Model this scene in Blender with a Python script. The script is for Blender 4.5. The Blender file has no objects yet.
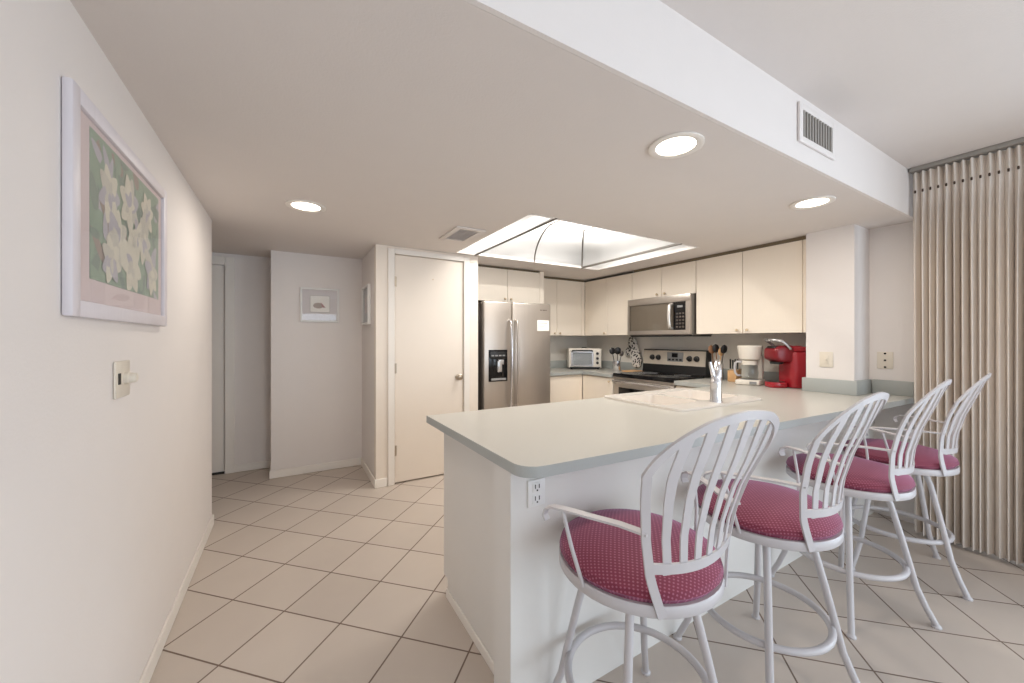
import bpy, bmesh, math, random
from mathutils import Vector, Matrix
PI = math.pi
random.seed(7)
S = bpy.context.scene
C = S.collection

# ---------------------------------------------------------------- camera, world, light, exposure
FPX = 380.0
YAW = math.atan((512 - 289) / FPX)
cam_d = bpy.data.cameras.new('camera'); cam = bpy.data.objects.new('camera', cam_d); C.objects.link(cam)
cam.location = (0, 0, 1.295); cam.rotation_euler = (PI/2, 0, -YAW)
cam_d.sensor_width = 36; cam_d.lens = FPX / 1024 * 36; cam_d.shift_y = -1.5 / 1024; cam_d.clip_start = .02
S.camera = cam
S.view_settings.view_transform = 'Standard'; S.view_settings.look = 'None'
S.view_settings.gamma = 1; S.view_settings.use_curve_mapping = False
S.view_settings.exposure = 0.36
S.cycles.max_bounces = 14; S.cycles.diffuse_bounces = 8; S.cycles.caustics_reflective = False; S.cycles.caustics_refractive = False
S.cycles.sample_clamp_indirect = 6
W = bpy.data.worlds.new('sky'); S.world = W; W.use_nodes = True
W.node_tree.nodes['Background'].inputs[0].default_value = (.75, .87, 1, 1)
W.node_tree.nodes['Background'].inputs[1].default_value = 1.0

def area(name, loc, rot, sx, sy, power, col, shape='RECTANGLE', spread=PI):
    l = bpy.data.lights.new(name, 'AREA'); l.shape = shape; l.size = sx; l.size_y = sy
    l.energy = power; l.color = col; l.spread = spread
    o = bpy.data.objects.new(name, l); C.objects.link(o); o.location = loc; o.rotation_euler = rot
    return o
DAY = (.78, .89, 1.0)
WARM = (1.0, .91, .80)
area('daylight_rear', (1.75, -3.56, 1.05), (PI/2, 0, 0), 3.3, 2.06, 50, DAY)          # sliding doors behind the camera
area('daylight_side', (3.86, -1.45, 1.05), (PI/2, 0, PI/2), 2.7, 2.06, 62, DAY)          # sliding doors on the right wall
area('tube_light_front', (2.2, 2.55, 2.60), (0, 0, 0), 1.3, .10, 27, (1, .95, .88))       # fluorescent tubes in the luminous ceiling
area('tube_light_rear', (2.2, 2.95, 2.60), (0, 0, 0), 1.3, .10, 27, (1, .95, .88))

# ---------------------------------------------------------------- materials
def mat(name, col, rough=.5, metal=0, spec=.5, noise=0, nscale=8, bump=0, bscale=60, aniso=None, coat=0):
    m = bpy.data.materials.new(name); m.use_nodes = True
    nt = m.node_tree; b = nt.nodes['Principled BSDF']
    b.inputs['Base Color'].default_value = (*col, 1); b.inputs['Roughness'].default_value = rough
    b.inputs['Metallic'].default_value = metal; b.inputs['Specular IOR Level'].default_value = spec
    b.inputs['Coat Weight'].default_value = coat
    tc = nt.nodes.new('ShaderNodeTexCoord')
    n = nt.nodes.new('ShaderNodeTexNoise'); n.inputs['Scale'].default_value = nscale; n.inputs['Detail'].default_value = 4
    if aniso:
        mp = nt.nodes.new('ShaderNodeMapping'); mp.inputs['Scale'].default_value = aniso
        nt.links.new(tc.outputs['Object'], mp.inputs[0]); nt.links.new(mp.outputs[0], n.inputs['Vector'])
    else:
        nt.links.new(tc.outputs['Object'], n.inputs['Vector'])
    mx = nt.nodes.new('ShaderNodeMix'); mx.data_type = 'RGBA'
    k = max(noise, .015)
    mx.inputs[6].default_value = (*[max(0, c * (1 - k)) for c in col], 1)
    mx.inputs[7].default_value = (*[min(1, c * (1 + k)) for c in col], 1)
    nt.links.new(n.outputs['Fac'], mx.inputs[0]); nt.links.new(mx.outputs[2], b.inputs['Base Color'])
    if bump:
        n2 = nt.nodes.new('ShaderNodeTexNoise'); n2.inputs['Scale'].default_value = bscale; n2.inputs['Detail'].default_value = 3
        nt.links.new(tc.outputs['Object'], n2.inputs['Vector'])
        bp = nt.nodes.new('ShaderNodeBump'); bp.inputs['Strength'].default_value = bump; bp.inputs['Distance'].default_value = .004
        nt.links.new(n2.outputs['Fac'], bp.inputs['Height']); nt.links.new(bp.outputs[0], b.inputs['Normal'])
    return m
def lin(r, g, b):
    f = lambda c: (c/255/12.92 if c/255 <= .04045 else ((c/255 + .055)/1.055)**2.4)
    return (f(r), f(g), f(b))
def emit(name, col, s):
    m = bpy.data.materials.new(name); m.use_nodes = True; b = m.node_tree.nodes['Principled BSDF']
    b.inputs['Base Color'].default_value = (*col, 1)
    b.inputs['Emission Color'].default_value = (*col, 1); b.inputs['Emission Strength'].default_value = s
    return m
M = {}
M['wall'] = mat('wall_paint', lin(227, 222, 219), .75, bump=.12, bscale=90)
M['wallk'] = mat('brightened_wall_paint', lin(238, 233, 225), .7, bump=.12, bscale=90)  # wall paint whitened to stand in for light missing in the kitchen
M['ceil'] = mat('ceiling_paint', lin(219, 213, 209), .9, bump=.2, bscale=140)
M['trim'] = mat('trim_paint', lin(232, 228, 222), .45)
M['door'] = mat('door_paint', lin(230, 221, 210), .45)
M['cab'] = mat('almond_laminate', lin(236, 226, 212), .4, aniso=(14, 14, 1), noise=.015, nscale=6)
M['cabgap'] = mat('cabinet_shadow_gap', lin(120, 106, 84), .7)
M['panel'] = mat('bar_panel_paint', lin(221, 219, 215), .55, bump=.1, bscale=30)
M['white'] = mat('white_enamel', lin(190, 187, 189), .38)
M['plate'] = mat('almond_plastic', lin(222, 214, 200), .35)
M['platew'] = mat('white_plastic', lin(228, 228, 226), .35)
M['black'] = mat('black_plastic', (.012, .012, .013), .3)
M['glassblk'] = mat('black_glass', (.008, .008, .009), .08, spec=.3)
M['steel'] = mat('brushed_steel', lin(192, 184, 176), .33, .8, noise=.05, nscale=30, aniso=(1, 1, .02))
M['satin'] = mat('satin_steel_panel', lin(208, 198, 184), .4, .3, noise=.03)
M['satind'] = mat('grey_painted_steel', lin(142, 134, 126), .45, .3)
M['bright'] = mat('polished_handle', lin(226, 222, 216), .25, .6)
M['toastin'] = mat('oven_interior', lin(148, 153, 156), .5)
M['mesh'] = mat('perforated_screen_reflection', lin(186, 177, 166), .35, .2, noise=.1, nscale=300)  # the room's reflection is put into the screen's pale colour
M['steeld'] = mat('dark_steel', lin(120, 112, 106), .35, .9)
M['chrome'] = mat('chrome', (.74, .74, .76), .2, 1)
M['nickel'] = mat('satin_nickel', lin(185, 172, 155), .3, .9)
M['brass'] = mat('pale_brass', lin(208, 188, 158), .35, .5)
M['counter'] = mat('sage_laminate', lin(186, 184, 177), .28, noise=.05, nscale=220)
M['counteredge'] = mat('sage_laminate_edge', lin(169, 173, 171), .35, noise=.05, nscale=220)
M['sink'] = mat('cream_sink_enamel', lin(229, 223, 216), .2, coat=.3)
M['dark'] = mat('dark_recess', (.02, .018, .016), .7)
M['grille'] = mat('grille_grey', lin(150, 146, 140), .6)
M['wood'] = mat('pale_wood', lin(214, 170, 122), .5, noise=.12, nscale=10, aniso=(2, 14, 14))
M['woodd'] = mat('brown_wood', lin(140, 98, 66), .5, noise=.12, nscale=12)
M['red'] = mat('red_plastic', (.36, .012, .022), .22, coat=.4)
M['redd'] = mat('deep_red_plastic', (.20, .008, .014), .3)
M['silver'] = mat('silver_plastic', lin(190, 190, 192), .25, .7)
M['paper'] = mat('white_paper', lin(240, 238, 232), .8)
M['ink'] = mat('grey_ink', lin(150, 146, 142), .8)
M['lens'] = emit('downlight_lens', (1.0, .90, .76), 6.0)
M['rib'] = mat('bronze_rib', lin(88, 82, 76), .5)
M['frame_lilac'] = mat('whitewashed_frame', lin(216, 211, 216), .5, noise=.05, nscale=9, aniso=(12, 12, 1))
M['matboard'] = mat('pink_mat_board', lin(222, 206, 206), .8)
M['matwhite'] = mat('pale_mat_board', lin(212, 206, 206), .8)
M['bluegrey'] = mat('pale_print_paper', lin(190, 196, 200), .7)
M['petal'] = mat('cream_petal', lin(219, 214, 198), .8, noise=.06, nscale=20)
M['petalsh'] = mat('lavender_petal', lin(190, 186, 192), .8, noise=.06, nscale=20)
M['petalm'] = mat('beige_petal', lin(206, 202, 190), .8, noise=.06, nscale=20)
M['leaf'] = mat('sage_leaf', lin(158, 174, 156), .8, noise=.12, nscale=18)
M['leafd'] = mat('grey_green_leaf', lin(146, 158, 147), .8, noise=.1, nscale=18)
M['shell'] = mat('tan_shell', lin(170, 155, 145), .8)
M['shellr'] = mat('rose_shell', lin(178, 128, 130), .8)
M['cream'] = mat('cream_plastic', lin(228, 221, 210), .35)
M['greyp'] = mat('grey_plastic', lin(140, 140, 140), .4)
M['bluelcd'] = mat('blue_grey_display', lin(96, 112, 130), .2)
M['rubber'] = mat('grey_rubber', lin(120, 118, 116), .7)

def glass_mat(name, tint, rough=.02, mixf=.85):
    m = bpy.data.materials.new(name); m.use_nodes = True; nt = m.node_tree; nt.nodes.clear()
    o = nt.nodes.new('ShaderNodeOutputMaterial'); t = nt.nodes.new('ShaderNodeBsdfTransparent'); g = nt.nodes.new('ShaderNodeBsdfGlossy')
    t.inputs[0].default_value = (*tint, 1); g.inputs['Roughness'].default_value = rough
    lw = nt.nodes.new('ShaderNodeLayerWeight'); pw = nt.nodes.new('ShaderNodeMath'); pw.operation = 'POWER'; pw.inputs[1].default_value = 5
    ma = nt.nodes.new('ShaderNodeMath'); ma.operation = 'MULTIPLY_ADD'; ma.inputs[1].default_value = .3; ma.inputs[2].default_value = .04
    nt.links.new(lw.outputs['Facing'], pw.inputs[0]); nt.links.new(pw.outputs[0], ma.inputs[0])
    mx = nt.nodes.new('ShaderNodeMixShader')
    nt.links.new(ma.outputs[0], mx.inputs[0]); nt.links.new(t.outputs[0], mx.inputs[1]); nt.links.new(g.outputs[0], mx.inputs[2])
    nt.links.new(mx.outputs[0], o.inputs[0]); return m
M['glass'] = glass_mat('picture_glass', (1, 1, 1))
M['smoke'] = glass_mat('smoked_glass', (.62, .60, .57), .05)
M['carafeglass'] = glass_mat('carafe_glass', (.93, .94, .94), .02)

def diffuser():
    m = bpy.data.materials.new('ribbed_acrylic_diffuser'); m.use_nodes = True; nt = m.node_tree; nt.nodes.clear()
    o = nt.nodes.new('ShaderNodeOutputMaterial'); t = nt.nodes.new('ShaderNodeBsdfTranslucent'); d = nt.nodes.new('ShaderNodeBsdfDiffuse')
    t.inputs[0].default_value = (.9, .9, .9, 1); d.inputs[0].default_value = (.8, .8, .8, 1)
    mx = nt.nodes.new('ShaderNodeMixShader'); mx.inputs[0].default_value = .55
    nt.links.new(t.outputs[0], mx.inputs[1]); nt.links.new(d.outputs[0], mx.inputs[2])
    tr = nt.nodes.new('ShaderNodeBsdfTransparent'); m2 = nt.nodes.new('ShaderNodeMixShader'); m2.inputs[0].default_value = .6
    nt.links.new(mx.outputs[0], m2.inputs[1]); nt.links.new(tr.outputs[0], m2.inputs[2]); nt.links.new(m2.outputs[0], o.inputs[0])
    return m
M['housing'] = mat('grey_housing', lin(125, 125, 125), .8)
M['diffuser'] = diffuser()

def math_node(nt, op, a, b=None, c=None):
    n = nt.nodes.new('ShaderNodeMath'); n.operation = op
    for i, v in enumerate((a, b, c)):
        if v is None: continue
        if isinstance(v, (int, float)): n.inputs[i].default_value = v
        else: nt.links.new(v, n.inputs[i])
    return n.outputs[0]
def floor_mat():
    m = bpy.data.materials.new('ceramic_floor_tile'); m.use_nodes = True; nt = m.node_tree; b = nt.nodes['Principled BSDF']
    tc = nt.nodes.new('ShaderNodeTexCoord'); sp = nt.nodes.new('ShaderNodeSeparateXYZ'); nt.links.new(tc.outputs['Object'], sp.inputs[0])
    x, y = sp.outputs[0], sp.outputs[1]
    r2 = 1 / math.sqrt(2)
    a = math_node(nt, 'MULTIPLY', math_node(nt, 'ADD', x, y), r2)
    c = math_node(nt, 'MULTIPLY', math_node(nt, 'SUBTRACT', y, x), r2)
    p = .3130
    ua = math_node(nt, 'DIVIDE', math_node(nt, 'SUBTRACT', a, 1.795 - 40*p), p)
    uc = math_node(nt, 'DIVIDE', math_node(nt, 'SUBTRACT', c, 1.197 - 40*p), p)
    def edge(u):
        f = math_node(nt, 'FRACT', u)
        return math_node(nt, 'SUBTRACT', .5, math_node(nt, 'ABSOLUTE', math_node(nt, 'SUBTRACT', f, .5)))
    e = math_node(nt, 'MINIMUM', edge(ua), edge(uc))
    rm = nt.nodes.new('ShaderNodeMapRange'); rm.inputs[1].default_value = .008; rm.inputs[2].default_value = .014
    nt.links.new(e, rm.inputs[0])                                   # 0 in the grout, 1 on the tile
    cb = nt.nodes.new('ShaderNodeCombineXYZ')
    nt.links.new(math_node(nt, 'FLOOR', ua), cb.inputs[0]); nt.links.new(math_node(nt, 'FLOOR', uc), cb.inputs[1])
    wn = nt.nodes.new('ShaderNodeTexWhiteNoise'); nt.links.new(cb.outputs[0], wn.inputs['Vector'])
    ns = nt.nodes.new('ShaderNodeTexNoise'); ns.inputs['Scale'].default_value = 5; ns.inputs['Detail'].default_value = 5
    nt.links.new(tc.outputs['Object'], ns.inputs['Vector'])
    fac = math_node(nt, 'ADD', math_node(nt, 'MULTIPLY', wn.outputs['Value'], .45), math_node(nt, 'MULTIPLY', ns.outputs['Fac'], .55))
    tile = nt.nodes.new('ShaderNodeMix'); tile.data_type = 'RGBA'
    tile.inputs[6].default_value = (*lin(182, 171, 161), 1); tile.inputs[7].default_value = (*lin(197, 186, 176), 1)
    nt.links.new(fac, tile.inputs[0])
    mx = nt.nodes.new('ShaderNodeMix'); mx.data_type = 'RGBA'; mx.inputs[6].default_value = (*lin(112, 95, 84), 1)
    nt.links.new(rm.outputs[0], mx.inputs[0]); nt.links.new(tile.outputs[2], mx.inputs[7]); nt.links.new(mx.outputs[2], b.inputs['Base Color'])
    rr = nt.nodes.new('ShaderNodeMapRange'); rr.inputs[3].default_value = .8; rr.inputs[4].default_value = .38
    nt.links.new(rm.outputs[0], rr.inputs[0]); nt.links.new(rr.outputs[0], b.inputs['Roughness'])
    bp = nt.nodes.new('ShaderNodeBump'); bp.inputs['Strength'].default_value = .35; bp.inputs['Distance'].default_value = .003
    nt.links.new(rm.outputs[0], bp.inputs['Height']); nt.links.new(bp.outputs[0], b.inputs['Normal'])
    return m
M['floor'] = floor_mat()
def dotted_fabric():
    m = bpy.data.materials.new('dotted_crimson_fabric'); m.use_nodes = True; nt = m.node_tree; b = nt.nodes['Principled BSDF']
    tc = nt.nodes.new('ShaderNodeTexCoord'); sp = nt.nodes.new('ShaderNodeSeparateXYZ'); nt.links.new(tc.outputs['Object'], sp.inputs[0])
    k = 2 * PI / .0125
    # unroll the cushion's side so the weave keeps its size there
    rho = math_node(nt, 'MAXIMUM', math_node(nt, 'SQRT', math_node(nt, 'ADD', math_node(nt, 'MULTIPLY', sp.outputs[0], sp.outputs[0]), math_node(nt, 'MULTIPLY', sp.outputs[1], sp.outputs[1]))), .01)
    g = math_node(nt, 'ADD', 1, math_node(nt, 'DIVIDE', math_node(nt, 'SUBTRACT', .692, sp.outputs[2]), rho))
    fx, fy = math_node(nt, 'MULTIPLY', sp.outputs[0], g), math_node(nt, 'MULTIPLY', sp.outputs[1], g)
    s = math_node(nt, 'MULTIPLY', math_node(nt, 'ADD', fx, fy), k * .7071)
    d = math_node(nt, 'MULTIPLY', math_node(nt, 'SUBTRACT', fy, fx), k * .7071)
    v = math_node(nt, 'ADD', math_node(nt, 'SINE', s), math_node(nt, 'SINE', d))
    mr = nt.nodes.new('ShaderNodeMapRange'); mr.inputs[1].default_value = .55; mr.inputs[2].default_value = 1.35; nt.links.new(v, mr.inputs[0])
    mx = nt.nodes.new('ShaderNodeMix'); mx.data_type = 'RGBA'
    mx.inputs[6].default_value = (*lin(116, 34, 56), 1); mx.inputs[7].default_value = (*lin(154, 86, 106), 1)
    nt.links.new(mr.outputs[0], mx.inputs[0]); nt.links.new(mx.outputs[2], b.inputs['Base Color'])
    b.inputs['Roughness'].default_value = .75; b.inputs['Sheen Weight'].default_value = .35; b.inputs['Sheen Tint'].default_value = (.8, .6, .95, 1)
    return m
M['fabric'] = dotted_fabric()
M['curtain'] = mat('oatmeal_drapery', lin(224, 216, 207), .85, noise=.02, nscale=3, bump=.1, bscale=300)
M['header'] = mat('dark_drapery_thread', lin(70, 55, 45), .9)  # dark brown thread of the pleat stitches
def checked():
    m = bpy.data.materials.new('black_white_patterned_cloth'); m.use_nodes = True; nt = m.node_tree; b = nt.nodes['Principled BSDF']
    tc = nt.nodes.new('ShaderNodeTexCoord'); v = nt.nodes.new('ShaderNodeTexVoronoi'); v.inputs['Scale'].default_value = 60
    nt.links.new(tc.outputs['Object'], v.inputs['Vector'])
    r = nt.nodes.new('ShaderNodeValToRGB'); r.color_ramp.interpolation = 'CONSTANT'
    r.color_ramp.elements[0].color = (.02, .02, .025, 1); r.color_ramp.elements[1].position = .36; r.color_ramp.elements[1].color = (.72, .70, .66, 1)
    nt.links.new(v.outputs['Color'], r.inputs[0]); nt.links.new(r.outputs[0], b.inputs['Base Color']); b.inputs['Roughness'].default_value = .9
    return m
M['checked'] = checked()

# ---------------------------------------------------------------- mesh helpers
class MB:
    def __init__(self): self.bm = bmesh.new(); self.m = 0
    def _merge(self, t):
        for f in t.faces: f.material_index = self.m; f.smooth = True
        me = bpy.data.meshes.new('tmp'); t.to_mesh(me); t.free(); self.bm.from_mesh(me); bpy.data.meshes.remove(me)
    def box(self, x0, x1, y0, y1, z0, z1, bev=0, seg=2, rot=None, piv=None):
        t = bmesh.new(); bmesh.ops.create_cube(t, size=1)
        for v in t.verts:
            v.co = Vector((x0 + (v.co.x + .5)*(x1-x0), y0 + (v.co.y + .5)*(y1-y0), z0 + (v.co.z + .5)*(z1-z0)))
        if bev: bmesh.ops.bevel(t, geom=list(t.edges), offset=bev, segments=seg, profile=.5, affect='EDGES')
        if rot is not None:
            p = Vector(piv or ((x0+x1)/2, (y0+y1)/2, (z0+z1)/2))
            bmesh.ops.transform(t, matrix=Matrix.Translation(p) @ rot @ Matrix.Translation(-p), verts=t.verts)
        self._merge(t); return self
    def prism(self, poly, z0, z1, bev=0, seg=2, axis='z'):
        """polygon in the plane across axis, extruded along it (x: (y,z) poly, y: (x,z) poly)"""
        def mk(p, h):
            return {'z': (p[0], p[1], h), 'x': (h, p[0], p[1]), 'y': (p[0], h, p[1])}[axis]
        t = bmesh.new()
        a = [t.verts.new(mk(p, z0)) for p in poly]; b = [t.verts.new(mk(p, z1)) for p in poly]
        n = len(poly); t.faces.new(a); t.faces.new(b[::-1])
        for i in range(n): t.faces.new((a[i], b[i], b[(i+1) % n], a[(i+1) % n]))
        bmesh.ops.recalc_face_normals(t, faces=t.faces)
        if bev:
            ed = [e for e in t.edges if e.calc_face_angle(0) > .7]
            bmesh.ops.bevel(t, geom=ed, offset=bev, segments=seg, profile=.5, affect='EDGES')
        self._merge(t); return self
    def plate(self, outer, holes, z0, z1):
        """flat slab with holes"""
        t = bmesh.new(); edges = []; loops = []
        for lp in [outer] + holes:
            vs = [t.verts.new((p[0], p[1], z1)) for p in lp]; loops.append(vs)
            edges += [t.edges.new((vs[i], vs[(i+1) % len(vs)])) for i in range(len(vs))]
        bmesh.ops.triangle_fill(t, edges=edges, use_beauty=True)
        r = bmesh.ops.extrude_face_region(t, geom=list(t.faces))
        for v in r['geom']:
            if isinstance(v, bmesh.types.BMVert): v.co.z = z0
        bmesh.ops.recalc_face_normals(t, faces=t.faces)
        self._merge(t); return self
    def tube(self, pts, r, seg=10, closed=False, flat=None):
        pts = [Vector(p) for p in pts]; n = len(pts); t = bmesh.new()
        rs = r if isinstance(r, (list, tuple)) else [r]*n
        tans = []
        for i in range(n):
            if closed: d = pts[(i+1) % n] - pts[(i-1) % n]
            else: d = pts[min(i+1, n-1)] - pts[max(i-1, 0)]
            tans.append(d.normalized())
        up = Vector((0, 0, 1)) if abs(tans[0].z) < .9 else Vector((1, 0, 0))
        u = tans[0].cross(up).normalized(); rings = []
        for i in range(n):
            u = (u - tans[i]*u.dot(tans[i])).normalized(); w = tans[i].cross(u)
            rings.append([t.verts.new(pts[i] + (u*math.cos(2*PI*k/seg) + w*math.sin(2*PI*k/seg))*rs[i]) for k in range(seg)])
        for i in range(n if closed else n-1):
            a, b = rings[i], rings[(i+1) % n]
            for k in range(seg): t.faces.new((a[k], a[(k+1) % seg], b[(k+1) % seg], b[k]))
        if not closed: t.faces.new(rings[0][::-1]); t.faces.new(rings[-1])
        bmesh.ops.recalc_face_normals(t, faces=t.faces)
        self._merge(t); return self
    def ribbon(self, pts, wd, width, th):
        """flat bar along pts; wd = width direction per point"""
        pts = [Vector(p) for p in pts]; n = len(pts); t = bmesh.new(); rings = []
        for i in range(n):
            d = (pts[min(i+1, n-1)] - pts[max(i-1, 0)]).normalized()
            w = Vector(wd[i]); w = (w - d*w.dot(d)).normalized(); q = d.cross(w)
            wi = width[i] if isinstance(width, (list, tuple)) else width
            rings.append([t.verts.new(pts[i] + w*sx*wi/2 + q*sy*th/2) for sx, sy in ((1, 1), (-1, 1), (-1, -1), (1, -1))])
        for i in range(n-1):
            a, b = rings[i], rings[i+1]
            for k in range(4): t.faces.new((a[k], a[(k+1) % 4], b[(k+1) % 4], b[k]))
        t.faces.new(rings[0][::-1]); t.faces.new(rings[-1])
        bmesh.ops.recalc_face_normals(t, faces=t.faces)
        self._merge(t); return self
    def lathe(self, prof, seg=24, c=(0, 0, 0), axis='z', sx=1, sy=1):
        t = bmesh.new(); rings = []
        for r, h in prof:
            ring = []
            for k in range(seg):
                a = 2*PI*k/seg; p = (r*math.cos(a)*sx, r*math.sin(a)*sy, h)
                if axis == 'x': p = (p[2], p[0], p[1])
                elif axis == 'y': p = (p[0], p[2], p[1])
                ring.append(t.verts.new((p[0]+c[0], p[1]+c[1], p[2]+c[2])))
            rings.append(ring)
        for i in range(len(rings)-1):
            a, b = rings[i], rings[i+1]
            for k in range(seg): t.faces.new((a[k], a[(k+1) % seg], b[(k+1) % seg], b[k]))
        t.faces.new(rings[0][::-1]); t.faces.new(rings[-1])
        bmesh.ops.remove_doubles(t, verts=t.verts, dist=1e-6)
        bmesh.ops.recalc_face_normals(t, faces=t.faces)
        self._merge(t); return self
    def grid(self, rows, wrap=False):
        t = bmesh.new(); vs = [[t.verts.new(p) for p in r] for r in rows]
        for i in range(len(vs)-1):
            for k in range(len(vs[i])-1): t.faces.new((vs[i][k], vs[i][k+1], vs[i+1][k+1], vs[i+1][k]))
        bmesh.ops.remove_doubles(t, verts=t.verts, dist=1e-6)
        self._merge(t); return self
    def poly(self, pts):
        t = bmesh.new(); t.faces.new([t.verts.new(p) for p in pts]); self._merge(t); return self
    def build(self, name, mats, parent=None, world=False, ang=.7):
        me = bpy.data.meshes.new(name); self.bm.to_mesh(me); self.bm.free()
        for m in (mats if isinstance(mats, (list, tuple)) else [mats]): me.materials.append(M[m] if isinstance(m, str) else m)
        me.set_sharp_from_angle(angle=ang)
        o = bpy.data.objects.new(name, me); C.objects.link(o)
        if parent is not None:
            o.parent = parent
            if world:
                off = Vector(parent.location); p = parent.parent
                while p: off += Vector(p.location); p = p.parent
                me.transform(Matrix.Translation(-off))
        return o
def thing(name, label, cat, loc=(0, 0, 0), rz=0, group=None):
    o = bpy.data.objects.new(name, None); C.objects.link(o); o.location = loc; o.rotation_euler = (0, 0, rz)
    o.empty_display_size = .1; o['label'] = label; o['category'] = cat
    if group: o['group'] = group
    return o
def tag(o, label, cat, group=None):
    o['label'] = label; o['category'] = cat
    if group: o['group'] = group
    return o
def struct(o): o['kind'] = 'structure'; return o
def recenter(o):
    """put a top-level mesh's origin at the middle of its base"""
    vs = [v.co for v in o.data.vertices]
    c = Vector(((min(v.x for v in vs)+max(v.x for v in vs))/2, (min(v.y for v in vs)+max(v.y for v in vs))/2, min(v.z for v in vs)))
    o.data.transform(Matrix.Translation(-c)); o.location = c; return o
def copy_tree(o, parent=None):
    c = o.copy(); C.objects.link(c)
    if parent: c.parent = parent
    for ch in list(o.children): copy_tree(ch, c)
    return c
def rrect(x0, x1, y0, y1, r, n=5):
    out = []
    for cx, cy, a0 in ((x1-r, y1-r, 0), (x0+r, y1-r, PI/2), (x0+r, y0+r, PI), (x1-r, y0+r, 3*PI/2)):
        for k in range(n+1):
            a = a0 + PI/2*k/n; out.append((cx + r*math.cos(a), cy + r*math.sin(a)))
    return out

# ---------------------------------------------------------------- the setting
L, H = 2.133, 2.44            # dropped kitchen ceiling, main ceiling
ZC = .895                     # worktop height
struct(MB().box(-1.8, 3.95, -3.65, 4.75, -.06, 0).build('floor', 'floor'))
struct(MB().plate([(-1.8, .87), (3.95, .87), (3.95, 4.75), (-1.8, 4.75)], [[(1.385, 2.1), (1.385, 3.42), (3.195, 3.42), (3.195, 2.1)]], L, L+.03).build('ceiling', 'ceil'))
struct(MB().box(-1.8, 3.95, -3.65, .869, H, H+.05).build('ceiling_upper', 'ceil'))
struct(MB().box(-.56, 3.9, .853, .869, L, H).build('wall_soffit', 'wall'))
struct(MB().box(-.56, -.466, -3.5, 3.357, 0, H).build('wall_left', 'wall'))
# hall beyond the left wall
struct(MB().box(-1.8, -1.7, 3.2, 4.66, 0, L).build('wall_hall_end', 'wall'))
struct(MB().box(-1.7, -.56, 3.26, 3.357, 0, L).build('wall_hall_front', 'wall'))
struct(MB().box(-1.7, -1.42, 4.58, 4.66, 0, L).box(-.535, -.146, 4.58, 4.66, 0, L).box(-1.42, -.535, 4.58, 4.66, 2.02, L).build('wall_hall', 'wall'))
struct(MB().box(-.146, .655, 4.2, 4.66, 0, L).build('wall_corridor', 'wall'))
struct(MB().box(.655, .735, 3.55, 4.46, 0, L).build('wall_pantry_side', 'wall'))
struct(MB().box(.655, .815, 3.47, 3.55, 0, L).box(1.482, 1.64, 3.47, 3.55, 0, L).box(.815, 1.482, 3.47, 3.55, 2.066, L).build('wall_pantry', 'door'))
struct(MB().box(1.55, 1.64, 3.55, 4.38, 0, L).build('wall_pantry_right', 'wall'))
struct(MB().box(.735, 3.96, 4.38, 4.46, 0, L).build('wall_kitchen', 'wallk'))
struct(MB().box(3.88, 3.96, 1.115, 4.38, 0, L).build('wall_range', 'wallk'))
struct(MB().box(3.52, 3.88, 1.115, 1.412, 0, L).build('wall_column', 'wall'))
struct(MB().box(3.80, 3.90, .3, 1.115, 0, L).box(3.80, 3.90, -3.5, -2.8, 0, H).box(3.80, 3.90, -2.8, .3, 2.08, H).box(3.80, 3.90, .3, .853, L, H).build('wall_right', 'wall'))
struct(MB().box(-.56, .10, -3.6, -3.5, 0, H).box(3.4, 3.9, -3.6, -3.5, 0, H).box(.10, 3.4, -3.6, -3.5, 2.08, H).build('wall_rear', 'wall'))
# sliding-door frames in the two daylight openings (out of view, behind the camera)
w = MB()
for x in (.10, 1.16, 2.22, 3.34): w.box(x, x+.06, -3.56+.01, -3.5, 0, 2.08)
w.box(.16, 3.34, -3.55, -3.5, 2.02, 2.08).box(.16, 3.34, -3.55, -3.5, 0, .06)
struct(w.build('window_1', 'trim'))
w = MB()
for y in (-2.8, -1.3, .24): w.box(3.80, 3.84, y, y+.06, 0, 2.08)
w.box(3.80, 3.84, -2.74, .24, 2.02, 2.08).box(3.80, 3.84, -2.74, .24, 0, .06)
struct(w.build('window_2', 'trim'))

# baseboards
def bb(name, *boxes):
    m = MB()
    for b in boxes: m.box(*b, bev=.004, seg=1)
    struct(m.build(name, 'trim'))
bb('baseboard_left', (-.466, -.454, -3.4, 3.357, 0, .07), (-.56, -.454, 3.357, 3.369, 0, .07))
bb('baseboard_hall', (-.465, -.146, 4.568, 4.58, 0, .07))
bb('baseboard_corridor', (-.158, .655, 4.188, 4.2, 0, .075), (-.158, -.146, 4.2, 4.568, 0, .075))
bb('baseboard_pantry', (.643, .655, 3.458, 4.188, 0, .075), (.655, .752, 3.458, 3.47, 0, .075))
# pantry door with casing
def casing(name, x0, x1, yf, ztop, wL, wR, wT, zmax):
    m = MB()
    m.box(x0-wL, x0, yf-.016, yf, 0, min(ztop+wT, zmax), bev=.004, seg=1)
    m.box(x1, x1+wR, yf-.016, yf, 0, min(ztop+wT, zmax), bev=.004, seg=1)
    m.box(x0, x1, yf-.016, yf, ztop, min(ztop+wT, zmax), bev=.004, seg=1)
    struct(m.build(name, 'trim'))
casing('trim_1', .815, 1.482, 3.47, 2.066, .06, .06, .045, L-.005)
d1 = struct(MB().box(.819, 1.478, 3.475, 3.51, .012, 2.062, bev=.002, seg=1).build('door_1', 'door'))
for z in (1.82, 1.04, .30):
    MB().lathe([(.007, z-.045), (.007, z+.045)], 8, (.817, 3.462, 0)).box(.817, .835, 3.4725, 3.4755, z-.045, z+.045).build('hinge', 'nickel', d1)
k = MB().lathe([(.026, 0), (.026, .008), (.011, .012), (.011, .035), (.022, .04), (.029, .05), (.028, .062), (.016, .07), (0, .071)], 20, axis='y')
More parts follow.
